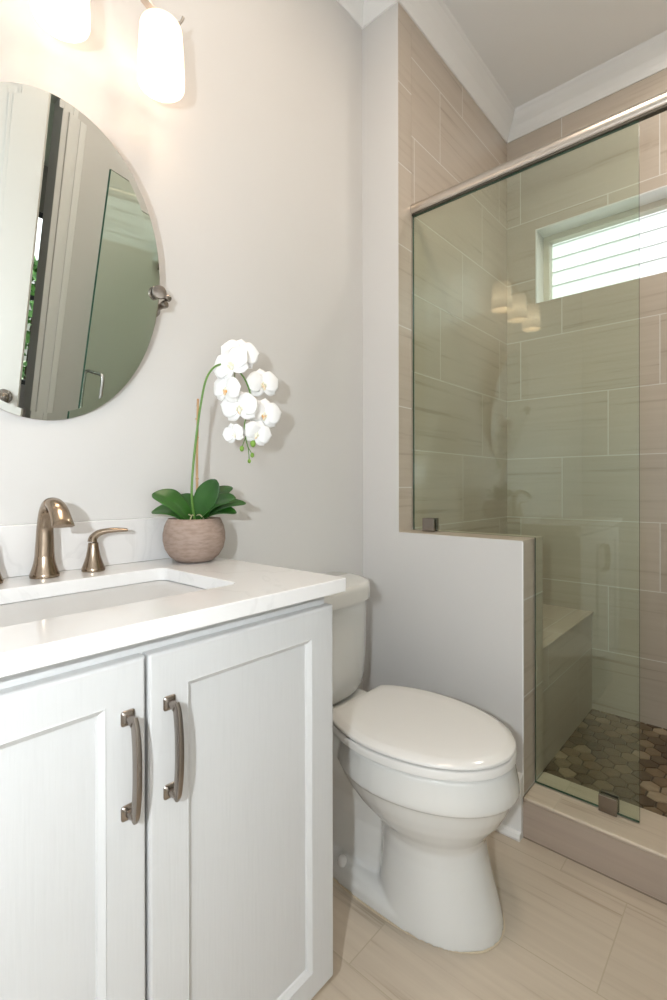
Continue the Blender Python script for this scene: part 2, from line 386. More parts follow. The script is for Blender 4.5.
# crown moulding round the room, following the partition into the shower
e = .07; pr = [(0, ZCR), (.006, ZCR), (.010, ZCR+.012), (.016, ZCR+.024), (.030, ZCR+.045), (.048, ZCR+.066), (.062, ZCR+.086), (.066, ZC-.006), (e, ZC), (0, ZC)]
path = [(XL, 0), (XL, YR), (B, YR), (B, -s), (P, -s), (P, 0)]
struct('trim_4', path_sweep(bmesh.new(), path, pr, closed=True), M['trim'])
# baseboards with shoe moulding
bp = [(0, 0), (.028, 0), (.030, .008), (.026, .018), (.0145, .022), (.0145, .165), (.012, .178), (.006, .188), (0, .190)]
struct('baseboard_left', path_sweep(bmesh.new(), [(P, 0), (.735, 0)], bp), M['trim'])
struct('baseboard_partition', path_sweep(bmesh.new(), [(P, -w), (P, -.03)], bp), M['trim'])
struct('baseboard_right', path_sweep(bmesh.new(), [(.935, YR), (P, YR)], bp), M['trim'])
# door casing and the bathroom door, ajar
def casing_prof(bm, x0, x1, z0, z1, y): box(bm, x0, x1, y, y+.014, z0, z1); box(bm, x0+(.045 if x0 > .5 else .004), x1-(.004 if x0 > .5 else .07), y+.014, y+.02, z0, z1)
cs = bmesh.new(); casing_prof(cs, DX1+.006, DX1+.082, 0, DZ+.006, YR); casing_prof(cs, DX0-.105, DX0-.006, 0, DZ+.006, YR)
box(cs, DX0-.105, DX1+.082, YR, YR+.018, DZ+.006, DZ+.105)
box(cs, DX1-.018, DX1+.006, YR-.12, YR+.001, 0, DZ); box(cs, DX0-.006, DX0+.018, YR-.12, YR+.001, 0, DZ); box(cs, DX0, DX1, YR-.12, YR+.001, DZ-.018, DZ+.006)
struct('trim_5', cs, M['trim'], bevel=.003)
LW, LZ = .69, 2.41
dr = bpy.data.objects.new('door_1', None); C.objects.link(dr); dr.location = (DX0+.02, YR+.005, 0); dr.rotation_euler = (0, 0, math.radians(25)); tag(dr, kind='structure')
def local(name, bm, m, parent, **k): return obj(name, bm, m, parent, world=False, **k)
bm = bmesh.new()
def rail_(a, b, c, d): box(bm, a, b, -.018, .018, c, d)
st = .115
rail_(0, st, .012, LZ); rail_(LW-st, LW, .012, LZ); rail_(st, LW-st, LZ-st, LZ); rail_(st, LW-st, .012, .25); rail_(st, LW-st, .87, 1.07)
for z0_, z1_ in ((.25, .87), (1.07, LZ-st)):
    box(bm, st, LW-st, -.006, .006, z0_, z1_)
    for sy in (-1, 1):
        box(bm, st, st+.014, sy*.006, sy*.014, z0_, z1_); box(bm, LW-st-.014, LW-st, sy*.006, sy*.014, z0_, z1_)
        box(bm, st, LW-st, sy*.006, sy*.014, z0_, z0_+.014); box(bm, st, LW-st, sy*.006, sy*.014, z1_-.014, z1_)
local('door_leaf', bm, M['door'], dr, bevel=.002)
bm = bmesh.new()
for sy in (-1, 1):
    for prof in ([(.031, .018), (.031, .023), (.024, .026), (.010, .027), (.009, .045), (.018, .050), (.026, .058), (.027, .068), (.021, .078), (.008, .082)],):
        rings = [[(LW-.050+r*math.cos(2*PI*i/24), sy*y, 1.0+r*math.sin(2*PI*i/24)) for i in range(24)] for r, y in prof]; loft(bm, rings)
local('door_knob', bm, M['pull'], dr, smooth=True, autos=50)

# ------------------------------------------------------------------ hall beyond the door
HY = -5.0
hb = bmesh.new(); box(hb, -1.2, 3.4, HY, YR-.121, -.1, 0); struct('floor_hall', hb, M['hallfloor'])
struct('ceiling_hall', bx(-1.2, 3.4, HY, YR-.121, 2.7, 2.8), M['ceiling'])
hb = bmesh.new(); box(hb, -1.3, -1.2, HY, YR-.121, 0, 2.7); box(hb, 3.4, 3.5, HY, YR-.121, 0, 2.7)
HW0, HW1, HZ0, HZ1 = .9, 3.0, .5, 2.27
box(hb, -1.3, HW0, HY-.1, HY, 0, 2.7); box(hb, HW1, 3.5, HY-.1, HY, 0, 2.7); box(hb, HW0, HW1, HY-.1, HY, 0, HZ0); box(hb, HW0, HW1, HY-.1, HY, HZ1, 2.7)
struct('wall_hall', hb, M['hall'])
hb = bmesh.new()
for x in (HW0, 1.58, 2.27, HW1-.05): box(hb, x, x+.05, HY-.07, HY-.02, HZ0, HZ1)
for z in (HZ0, 1.40, HZ1-.05): box(hb, HW0, HW1, HY-.075, HY-.025, z, z+.05)
w2 = struct('window_2', hb, M['black'])
struct('trim_6', bx(-4, 7, -13, HY-.11, -.3, -.11), M['ground'])
def bush(name, x, y, h, r, label, seed):
    rn = random.Random(seed); bm = bmesh.new()
    root = empty(name, (x, y, -.11), label, 'shrub', group='shrubs in the garden beyond the hall window')
    for k in range(420):
        a = rn.uniform(0, 2*PI); zz = rn.uniform(.12, 1)*h; rr = r*math.sqrt(rn.random())*math.sin(PI*min(max(zz/h*.85+.12, 0), 1))
        c = Vector((x+rr*math.cos(a), y+rr*math.sin(a), zz-.11)); d = Vector((rn.uniform(-1, 1), rn.uniform(-1, 1), rn.uniform(-.3, 1))).normalized()*.11
        sd = d.cross(Vector((rn.uniform(-1, 1), rn.uniform(-1, 1), rn.uniform(-1, 1)))).normalized()*.05
        vs = [bm.verts.new(p) for p in (c-d, c+sd, c+d, c-sd)]; bm.faces.new(vs)
    obj('foliage', bm, M['foliage'], root); tb = bmesh.new(); sweep(tb, [(x, y, -.11), (x+.03, y, h*.5), (x, y+.03, h*.85)], [.04, .03, .01], 8); obj('trunk', tb, M['soil'], root)
for k, (x, y, h, r) in enumerate(((2.3, -6.8, 2.0, .7), (3.9, -6.9, 1.7, .7), (.75, -7.0, 1.9, .7))):
    bush('garden_shrub', x, y, h, r, 'green leafy shrub growing beyond the hall window', k)

# ------------------------------------------------------------------ neighbour's white lap siding outside the shower window
bm = bmesh.new(); X = 4.3; ex = .112; z = 0.6
while z < 5.2:
    vs = [bm.verts.new(p) for p in ((X, -3.5, z), (X, 1.5, z), (X+.014, 1.5, z+ex), (X+.014, -3.5, z+ex))]; bm.faces.new(vs)
    vs = [bm.verts.new(p) for p in ((X, -3.5, z), (X, 1.5, z), (X+.016, 1.5, z), (X+.016, -3.5, z))]; bm.faces.new(vs)
    z += ex
box(bm, X+.02, X+.1, -3.5, 1.5, -.1, 5.2)
struct('wall_outside', bm, M['siding'])

# ------------------------------------------------------------------ vanity cabinet
VX0, VX1, VF, VB, ZB, ZT = -.05, .718, -.517, -.003, .093, .8195
van = empty('vanity_cabinet', ((VX0+VX1)/2, -.25, 0), 'white painted bathroom vanity cabinet with two panel doors under the quartz counter', 'cabinet')
bm = bmesh.new(); box(bm, VX0+.002, VX1-.003, VF+.021, VB, ZB-.005, CU-.0005)
box(bm, VX0+.03, VX1-.03, VF+.075, VB, 0, ZB-.006)
obj('body', bm, M['cabinet'], van, bevel=.0015)
def panel_door(x0, x1, mirror):
    d = bmesh.new(); y0, y1 = VF, VF+.02
    L_, R_, Tt, Bt = (.060, .0535, .0525, .047) if not mirror else (.0585, .059, .0525, .047)
    a, b, c, e_ = x0+L_, x1-R_, ZB+Bt, ZT-Tt
    def rc(i_, y, o=True): return [(x0+i_, y, ZB+i_), (x1-i_, y, ZB+i_), (x1-i_, y, ZT-i_), (x0+i_, y, ZT-i_)]
    loft(d, [rc(0, y1), rc(0, y0+.004), rc(.0015, y0+.0012), rc(.004, y0), [(a, y0, c), (b, y0, c), (b, y0, e_), (a, y0, e_)], [(a, y0+.012, c), (b, y0+.012, c), (b, y0+.012, e_), (a, y0+.012, e_)]], True, True)
    fr = obj('door', d, M['cabinet'], van)
    # sticking moulding: a sloped bead round the panel, and the flat panel itself
    ad = bmesh.new()
    def ring(i, y): return [(a+i, y, c+i), (b-i, y, c+i), (b-i, y, e_-i), (a+i, y, e_-i)]
    loft(ad, [ring(-.0005, y0+.0125), ring(-.0005, y0+.0005), ring(.0015, y0-.0005), ring(.003, y0+.001), ring(.0085, y0+.0055), ring(.0095, y0+.0068), ring(.0105, y0+.0095)], False, True)
    obj('door_panel', ad, M['cabinet'], fr)
    return fr
dl = panel_door(VX0, .3315, False); drr = panel_door(.3365, VX1, True)
def pull(x, par):
    z0, z1 = .620, .745; y = VF
    bm = bmesh.new()
    for z in (z0, z1):
        loft(bm, [[(v.x, y-dy, v.y) for v in rrect(x-sx, x+sx, z-sx*1.08, z+sx*1.08, sx*.42, 0, 4)] for sx, dy in ((.0092, 0), (.0097, .0018), (.0085, .0038), (.0055, .0055))])
    for sg, z in ((1, z0), (-1, z1)):
        sweep(bm, bez([(x, y-.004, z), (x, y-.014, z+sg*.001), (x, y-.019, z+sg*.003)], 4), .0052, 10, Vector((1, 0, 0)), shape=3)
    pts = bez([(x, y-.017, z0-.003), (x, y-.0225, z0+.008), (x, y-.0265, z0+.035), (x, y-.0275, (z0+z1)/2), (x, y-.0265, z1-.035), (x, y-.0225, z1-.008), (x, y-.017, z1+.003)], 6)
    k = len(pts)
    sweep(bm, pts, [(.0072, .0036+.0008*math.sin(PI*i/(k-1))) for i in range(k)], 14, Vector((1, 0, 0)), shape=4)
    h = obj('door_pull', bm, M['pull'], par, smooth=True, autos=40); h['label'] = 'dark brushed metal pull'; return h
pull(.3055, dl); pull(.3660, drr)

# ------------------------------------------------------------------ countertop with sink cut-out, backsplash, sink
CX0, CX1, CF = -.078, .7463, -.5292
SX0, SX1, SY0, SY1 = .136, .570, -.412, -.141
def slab_with_hole():
    bm = bmesh.new()
    out = [Vector((CX0, CF, 0)), Vector((CX1-.004, CF, 0)), Vector((CX1, CF+.004, 0)), Vector((CX1, -.0015, 0)), Vector((CX0, -.0015, 0))]
    inn = rrect(SX0, SX1, SY0, SY1, .022, 0)
    layers = []
    for z in (CU, CT):
        o_ = [bm.verts.new((v.x, v.y, z)) for v in out]; i_ = [bm.verts.new((v.x, v.y, z)) for v in inn]
        es = [bm.edges.new((l_[k], l_[(k+1) % len(l_)])) for l_ in (o_, i_) for k in range(len(l_))]
        bmesh.ops.triangle_fill(bm, use_beauty=True, use_dissolve=False, edges=es)
        layers.append((o_, i_))
    for q in (0, 1):
        a, b = layers[0][q], layers[1][q]
        for k in range(len(a)): j = (k+1) % len(a); bm.faces.new((a[k], a[j], b[j], b[k]))
    return bm
ct = obj('countertop', slab_with_hole(), M['quartz'], bevel=.0022, segs=2)
tag(ct, 'white quartz countertop with faint grey veins on the vanity', 'countertop')
tag(obj('backsplash', bx(CX0, CX1, -.0215, -.0015, CT+.0003, .974), M['quartz'], bevel=.0015), 'low white quartz backsplash strip against the wall behind the faucet', 'backsplash')
sk = empty('sink', ((SX0+SX1)/2, (SY0+SY1)/2, CU), 'white rectangular undermount sink set into the quartz counter', 'sink')
bm = bmesh.new(); o4 = .004
rg = [rrect(SX0-.02, SX1+.02, SY0-.018, SY1+.018, .035, CU-.0012), rrect(SX0-o4, SX1+o4, SY0-o4, SY1+o4, .03, CU-.0012), rrect(SX0-.003, SX1+.003, SY0-.003, SY1+.003, .03, CU-.006),
      rrect(SX0+.004, SX1-.004, SY0+.004, SY1-.004, .035, CU-.07), rrect(SX0+.012, SX1-.012, SY0+.012, SY1-.012, .045, CU-.115), rrect(SX0+.035, SX1-.035, SY0+.035, SY1-.035, .05, CU-.135),
      rrect(SX0+.12, SX1-.12, SY0+.09, SY1-.09, .03, CU-.142)]
loft(bm, rg, False, True); obj('basin', bm, M['sink'], sk, smooth=True, autos=50)
bm = bmesh.new(); lathe(bm, [(.021, 0), (.021, .002), (.012, .004), (.004, .0045)], ((SX0+SX1)/2, (SY0+SY1)/2, CU-.1415), 24); obj('drain', bm, M['bronze'], sk, smooth=True, autos=40)

# ------------------------------------------------------------------ faucet
fa = empty('faucet', (.353, -.066, CT), 'brushed bronze widespread faucet with arched spout and two lever handles behind the sink', 'faucet')
bm = bmesh.new(); FX, FY = .353, -.066
lathe(bm, [(.0265, 0), (.0268, .006), (.0262, .008), (.0235, .016), (.020, .028), (.0178, .042)], (FX, FY, CT+.0004), 32, True)
pts = bez([(FX, FY, CT+.035), (FX, FY-.001, CT+.07), (FX, FY-.004, CT+.105), (FX, FY-.017, CT+.136), (FX, FY-.044, CT+.149), (FX, FY-.072, CT+.139), (FX, FY-.092, CT+.117), (FX, FY-.098, CT+.107)], 6)
k = len(pts); rr = []
for i in range(k):
    t = i/(k-1)
    a = .0180-.004*math.sin(min(t/.45, 1)*PI/2)+(.0065*max(0, (t-.45)/.55)); b = .0175-.0045*min(t/.4, 1)-.0062*max(0, (t-.4)/.6)
    rr.append((a, b))
sweep(bm, pts, rr, 24, Vector((1, 0, 0)) if False else Vector((0, -1, .0001)), shape=2.3)
sp = obj('spout', bm, M['bronze'], fa, smooth=True, autos=50)
bm = bmesh.new(); sweep(bm, [(FX, FY+.014, CT+.062), (FX, FY+.023, CT+.064), (FX, FY+.027, CT+.065)], [.0022, .0022, .0036], 10); obj('lift_knob', bm, M['bronze'], sp, smooth=True)
for hx, sg in ((.448, 1), (.258, -1)):
    bm = bmesh.new(); lathe(bm, [(.0232, 0), (.0236, .005), (.023, .007), (.0195, .016), (.0150, .030), (.0118, .046), (.0102, .060), (.0100, .0605)], (hx, FY, CT+.0004), 28)
    hb_ = obj('handle_base', bm, M['bronze'], fa, smooth=True, autos=50)
    bm = bmesh.new(); z0 = CT+.0622
    pts = bez([(hx-sg*.002, FY, z0), (hx, FY, z0+.009), (hx+sg*.010, FY-.002, z0+.018), (hx+sg*.026, FY-.006, z0+.0225), (hx+sg*.045, FY-.011, z0+.0235), (hx+sg*.062, FY-.016, z0+.023), (hx+sg*.0665, FY-.017, z0+.0235)], 6)
    k = len(pts); rr = []
    for i in range(k):
        t = i/(k-1); rr.append((.0102-.0035*math.sin(min(t/.4, 1)*PI/2)+(.0045*math.sin(max(0, (t-.4)/.6)*PI*.8)) if t < .97 else .004, .0100-.0042*min(t/.5, 1)-.0025*max(0, (t-.6)/.4)))
    sweep(bm, pts, rr, 18, Vector((0, -1, .0)) if False else Vector((.0001, 0, 1)) if False else Vector((0, 1, 0)).cross(Vector((sg, 0, 0))))
    obj('lever', bm, M['bronze'], hb_, smooth=True, autos=60)

# ------------------------------------------------------------------ oval pivot mirror
MC = Vector((.3655, -.060, 1.504)); TI = math.radians(9.5); MA, MB = .2403, .3165
mr = empty('pivot_mirror', MC, 'frameless oval mirror tilted on two metal pivots above the vanity', 'mirror')
upm = Vector((0, -math.sin(TI), math.cos(TI))); nm = Vector((0, -math.cos(TI), -math.sin(TI)))
def ell(k, d, n=128): return [MC+Vector((1, 0, 0))*(k and (MA-k[0])*math.cos(2*PI*i/n))+upm*((MB-k[0])*math.sin(2*PI*i/n))+nm*d for i in range(n)]
bm = bmesh.new()
loft(bm, [ell((.016,), 0), ell((.0004,), -.0006)], True, False); loft(bm, [ell((.0004,), -.0012), ell((0,), -.0022), ell((0,), -.006)], False, True, mi=1)
obj('mirror_plate', bm, [M['mirror'], M['mirror_back']], mr)
for sg in (1, -1):
    bm = bmesh.new(); px = MC.x+sg*(MA+.010)
    # wall rosette, post, and round clip knob holding the plate
    def disc(c, ax, prof, n=24):
        ax = Vector(ax).normalized(); sd = ax.cross(Vector((0, 0, 1))); sd = sd.normalized() if sd.length > .01 else Vector((1, 0, 0)); u_ = sd.cross(ax)
        loft(bm, [[Vector(c)+ax*d+(sd*math.cos(2*PI*i/n)+u_*math.sin(2*PI*i/n))*r for i in range(n)] for r, d in prof])
    disc((px+sg*.004, -.0005, MC.z-.012), (0, -1, 0), [(.0175, 0), (.018, .004), (.0165, .010), (.010, .016), (.0075, .020), (.0068, .052), (.009, .054), (.0095, .062), (.006, .067)])
    disc((px-sg*.014, MC.y, MC.z+.006), (sg, -.0, 0), [(.004, -.006), (.0058, .0), (.006, .018), (.0085, .022), (.0085, .030), (.005, .034)])
    disc((px-sg*.014, MC.y-.006, MC.z+.008), (-.35*sg, -1, 0), [(.006, -.004), (.007, .001), (.0155, .004), (.0168, .008), (.015, .0125), (.006, .0145)])
    obj('pivot', bm, M['pull'], mr, smooth=True, autos=45)

# ------------------------------------------------------------------ vanity light with three shades
vl = empty('vanity_light', (.375, 0, 2.2), 'wavy metal wall light with three lit frosted glass shades above the mirror', 'wall light')
bm = bmesh.new(); LY = -.100
cps = [(.375+.318, LY+.004, 2.186), (.375+.295, LY, 2.166), (.375+.255, LY, 2.158), (.375+.215, LY, 2.166)]
def wave(x):  # height of the bar: low over every shade, high between them
    return 2.160-.022*math.cos(2*PI*(x-.375)/.215)
pts = []
for i in range(91):
    x = .375+.265-.530*i/90; pts.append((x, LY, wave(x)))
pts = [(.375+sg_x*q, LY, z_) for sg_x, q, z_ in ((1, .273, 2.182), (1, .269, 2.170), (1, .262, 2.158), (1, .252, 2.151))]+[(.375+x_, LY, wave(.375+x_)+.0015) for x_ in (.243, .235)]+[p for p in pts if abs(p[0]-.375) < .23]+[(.375-x_, LY, wave(.375+x_)+.0015) for x_ in (.235, .243)]+[(.375-q, LY, z_) for q, z_ in ((.252, 2.151), (.262, 2.158), (.269, 2.170), (.273, 2.182))]
n_ = len(pts)
sweep(bm, pts, [(.0110*min(1, .15+min(i, n_-1-i)/5), .0032) for i in range(n_)], 14, Vector((0, 0, 1)), shape=3)
br = obj('bar', bm, M['rail'], vl, smooth=True, autos=50)
bm = bmesh.new()
for pr_, ax in (([(.058, 0), (.060, .006), (.052, .016), (.02, .022), (.012, .028), (.011, .095)], None),):
    loft(bm, [[(.375+r*math.cos(2*PI*i/32), -.0006-y, 2.190+r*math.sin(2*PI*i/32)) for i in range(32)] for r, y in pr_])
obj('wall_plate', bm, M['rail'], vl, smooth=True, autos=45)
def make_shade(x):
    top = wave(x)-.014; bm = bmesh.new(); n = 40
    prof = [(.012, 0), (.036, -.001), (.0445, -.005), (.0470, -.012), (.0495, -.06), (.0520, -.120), (.0520, -.140), (.0508, -.143), (.0492, -.140), (.0490, -.120), (.0455, -.014), (.039, -.006), (.012, -.004)]
    lathe(bm, prof, (0, 0, 0), n, False)
    sh = obj('shade', bm, M['shade'], vl, smooth=True, autos=60, loc=None, world=True)
    sh.matrix_parent_inverse = wmat(vl).inverted(); sh.location = (x, LY, top)
    sh['label'] = 'lit frosted glass shade'
    bm = bmesh.new(); lathe(bm, [(.017, .010), (.020, .006), (.020, -.004), (.014, -.008), (.014, -.035)], (x, LY, top), 24); obj('socket', bm, M['rail'], sh, smooth=True, autos=45).matrix_parent_inverse = wmat(sh).inverted()
    bm = bmesh.new(); bmesh.ops.create_icosphere(bm, subdivisions=3, radius=.024, matrix=Matrix.Translation((x, LY, top-.068))@Matrix.Scale(1.3, 4, (0, 0, 1))); b_ = obj('bulb', bm, M['bulb'], sh, smooth=True); b_.matrix_parent_inverse = wmat(sh).inverted()
for x in (.59, .375, .16): make_shade(x)

# ------------------------------------------------------------------ toilet
TX = 1.106
to = empty('toilet', (TX, -.35, 0), 'white elongated two piece toilet with closed lid beside the vanity', 'toilet')
def ering(z, yc, lf, lb, hw, nf=2.0, nb=2.6, n=56, x=TX, hb=None):
    out = []
    for i in range(n):
        a = 2*PI*i/n; c, s_ = math.cos(a), math.sin(a)
        if s_ < 0: q = nf; l_ = lf
        else: q = nb; l_ = lb
        X = math.copysign(abs(c)**(2/q), c)*hw; Y = math.copysign(abs(s_)**(2/q), s_)*l_
        if hb is not None and s_ > 0: X *= (1-(1-hb)*(abs(s_)**(2/q))**1.6)
        out.append((x+X, yc+Y, z))
    return out
bm = bmesh.new()
body = [(.000, -.505, .185, .12, .132), (.030, -.505, .180, .12, .129), (.10, -.505, .160, .115, .119), (.16, -.505, .145, .112, .113), (.195, -.505, .140, .115, .114), (.215, -.500, .152, .14, .122), (.235, -.49, .176, .17, .138),
        (.262, -.475, .212, .195, .155), (.290, -.462, .240, .21, .167), (.318, -.455, .257, .215, .1755), (.3255, -.455, .262, .215, .1790), (.3285, -.455, .2715, .22, .1870), (.350, -.455, .2700, .22, .1860), (.395, -.455, .2600, .21, .1800), (.403, -.455, .255, .205, .176)]
loft(bm, [ering(z, yc, lf, lb, hw, hb=(.70 if z > .2 else 1.0)) for z, yc, lf, lb, hw in body])
# rear trapway body and the deck that carries the tank
loft(bm, [ering(z, -.29, .17, .17, hw, 3, 4) for z, hw in ((0, .095), (.08, .084), (.16, .082), (.22, .092), (.28, .112), (.34, .125), (.392, .130), (.400, .127))])
loft(bm, [ering(z, -.15, .12, .125, hw, 4, 5) for z, hw in ((.30, .10), (.34, .125), (.395, .132), (.402, .128))])
# foot flange
loft(bm, [ering(z, -.42, lf, lb, hw, 2.3, 3.2, hb=.82) for z, lf, lb, hw in ((0, .268, .31, .1345), (.022, .266, .31, .133), (.042, .255, .30, .122), (.05, .245, .29, .110))])
# 
bowl = obj('bowl', bm, M['porcelain'], to)
rm = bowl.modifiers.new('merge', 'REMESH'); rm.mode = 'VOXEL'; rm.voxel_size = .0042; rm.use_smooth_shade = True
sm = bowl.modifiers.new('smooth', 'SMOOTH'); sm.factor = .5; sm.iterations = 5
# caulk line round the foot
bm = bmesh.new(); loft(bm, [ering(z, -.42, .2715, .313, .138, 2.3, 3.2, hb=.82) for z in (0.0003, .002)]); o = obj('caulk_line', bm, mat('caulk', (.62, .52, .38), .6), bowl)
for sg in (1, -1):
    bm = bmesh.new(); lathe(bm, [(.0135, 0), (.0138, .008), (.011, .018), (.006, .022), (.001, .023)], (TX+sg*.108, -.30, .040), 20); obj('bolt_cap', bm, M['seat'], bowl, smooth=True, autos=60)
# seat ring and lid
def seat_ring(z, off, hw=.184, back=-.262):
    yc, lf = -.450, .2665; out = []; N = 40
    hw -= off; lf -= off; hb = .118-off*.6; bk = back-off*.6
    for i in range(N+1):                       # front half: right side -> tip -> left side
        a = PI*i/N; c, s_ = math.cos(a), math.sin(a)
        out.append((TX+math.copysign(abs(c)**(2/2.08), c)*hw, yc-(abs(s_)**(2/2.08))*lf, z))
    for i in range(1, 11):                     # left side back to the hinge line
        t = i/10; y = yc+(bk-yc)*t; out.append((TX-(hb+(hw-hb)*math.cos(t*PI/2)**.75 if t < 1 else hb), y, z))
    for i in range(10, 0, -1):
        t = i/10; y = yc+(bk-yc)*t; out.append((TX+(hb+(hw-hb)*math.cos(t*PI/2)**.75 if t < 1 else hb), y, z))
    return out
bm = bmesh.new(); loft(bm, [seat_ring(.4060, .010), seat_ring(.4062, .002), seat_ring(.408, -.0015), seat_ring(.423, -.0005), seat_ring(.4262, .002), seat_ring(.4265, .010)])
st_ = obj('seat', bm, M['seat'], to, smooth=True, autos=50)
bm = bmesh.new(); loft(bm, [seat_ring(.4300, .010), seat_ring(.4302, .002), seat_ring(.4315, .0), seat_ring(.4365, .0005), seat_ring(.4385, .003), seat_ring(.4450, .016), seat_ring(.4465, .022), seat_ring(.4480, .06)])
obj('lid', bm, M['seat'], to, smooth=True, autos=60)
for sg in (1, -1):
    bm = bmesh.new(); loft(bm, [rrect(TX+sg*.075-.026, TX+sg*.075+.026, -.285, -.255, .008, z) for z in (.4025, .428, .4295)]); obj('hinge', bm, M['seat'], to, smooth=True, autos=40)
# tank and its lid
def tring(z, hw, yf, bow=.90, nn=2.5, yb=-.022, r=.02, n=36):
    ys = yb+(yf-yb)*(1-bow); out = []
    for i in range(n+1):
        a = PI*i/n; c, s_ = math.cos(a), math.sin(a)
        out.append((TX+math.copysign(abs(c)**(2/nn), c)*hw, ys+(yf-ys)*abs(s_)**(2/nn), z))
    for cx, a0 in ((TX-hw+r, PI), (TX+hw-r, PI/2)):
        for i in range(5):
            a = a0-i*PI/2/4; out.append((cx+r*math.cos(a), yb-r+r*math.sin(a), z))
    return out
tk = bmesh.new()
loft(tk, [tring(z, hw, yf) for z, hw, yf in ((.404, .150, -.185), (.408, .168, -.198), (.418, .182, -.206), (.435, .192, -.211), (.46, .1975, -.214), (.52, .201, -.217), (.696, .2065, -.221))])
tank = obj('tank', tk, M['porcelain'], to, smooth=True, autos=50)
tk = bmesh.new()
loft(tk, [tring(z, hw, yf, yb=-.012) for z, hw, yf in ((.697, .2090, -.230), (.699, .2135, -.235), (.735, .2145, -.2365), (.744, .213, -.2345), (.749, .208, -.230), (.7505, .196, -.219))])
obj('tank_lid', tk, M['porcelain'], to, smooth=True, autos=60)
bm = bmesh.new(); sweep(bm, [(TX-.150, -.215, .655), (TX-.150, -.238, .655)], .010, 14); sweep(bm, bez([(TX-.152, -.238, .656), (TX-.12, -.241, .655), (TX-.085, -.241, .650)], 4), [(.004, .008)]*9, 12)
obj('flush_lever', bm, M['chrome'], tank, smooth=True, autos=40)

# ------------------------------------------------------------------ shower glass panel, clamps, header rail, hinged door
GE = -.89; GT = .005
sg_ = empty('shower_glass_panel', (G, -.5, ZH), 'fixed clear green tinted glass panel standing on the half wall and curb', 'glass panel')
def pane_bm(outline, t):
    bm = bmesh.new(); A = [bm.verts.new((-t, y, z)) for y, z in outline]; Bv = [bm.verts.new((t, y, z)) for y, z in outline]
    bm.faces.new(A[::-1]); bm.faces.new(Bv); n = len(A)
    for i in range(n): j = (i+1) % n; bm.faces.new((A[i], A[j], Bv[j], Bv[i])).material_index = 1
    return bm
ol = [(-s-.004, ZH+.003), (-w-.004, ZH+.003), (-w-.004, ZCURB+.003), (GE, ZCURB+.003), (GE, 2.052), (-s-.004, 2.052)]
bm = pane_bm(ol, GT); bmesh.ops.translate(bm, vec=(G, 0, 0), verts=bm.verts)
pn = obj('glass_pane', bm, [M['glass'], M['glass_edge']], sg_)
for y0_, z0_ in ((-.261, ZH+.001), (-.838, ZCURB+.001)):
    bm = bmesh.new()
    for sx in (-1, 1): box(bm, G+sx*(GT+.0005), G+sx*(GT+.013), y0_, y0_+.047, z0_, z0_+.047)
    obj('glass_clamp', bm, M['pull'], sg_, bevel=.0015)
hr = empty('shower_header_rail', (G, -.9, 2.06), 'round brushed metal header rail running along the top of the shower glass', 'rail')
bm = bmesh.new(); sweep(bm, [(G, -s-.002, 2.078), (G, -.6, 2.078), (G, YR+.002, 2.078)], (.015, .020), 28, shape=2.2); obj('rail_tube', bm, M['rail'], hr, smooth=True, autos=50)
obj('rail_channel', bx(G-.009, G+.009, YR+.002, -s-.002, 2.0535, 2.0605), M['track'], hr)
# hinged shower door, standing open against the right of the doorway
sd_ = empty('shower_door', (G-.012, YR+.03, ZCURB), 'clear glass shower door standing open, hinged at the right end of the curb', 'shower door')
ang = math.atan2((-1.30)-(YR+.03), .938-(G-.012)); sd_.rotation_euler = (0, 0, ang)
Wd = math.hypot(.938-(G-.012), -1.30-(YR+.03))
bm = bmesh.new(); box(bm, .003, Wd, -GT, GT, .012, 1.905)
for f in bm.faces:
    n_ = f.calc_center_median(); f.material_index = 0 if abs(abs(n_.y)-GT) < 1e-5 else 1
local('door_pane', bm, [M['glass'], M['glass_edge']], sd_)
bm = bmesh.new()
for sy in (-1, 1):
    hz0, hz1, hx = .84, 1.04, Wd-.065
    pts = bez([(hx, sy*.004, hz0), (hx, sy*.035, hz0), (hx, sy*.052, hz0+.018), (hx, sy*.054, (hz0+hz1)/2), (hx, sy*.052, hz1-.018), (hx, sy*.035, hz1), (hx, sy*.004, hz1)], 7)
    sweep(bm, pts, .0085, 14, Vector((1, 0, 0)))
local('pull_handle', bm, M['chrome'], sd_, smooth=True, autos=50)
for z in (.2, 1.65):
    bm = bmesh.new()
    for sy in (-1, 1): box(bm, .0, .055, sy*(GT+.0005), sy*(GT+.012), z, z+.09)
    box(bm, -.014, .0, -.02, .02, z, z+.09); local('hinge', bm, M['pull'], sd_, bevel=.0015)

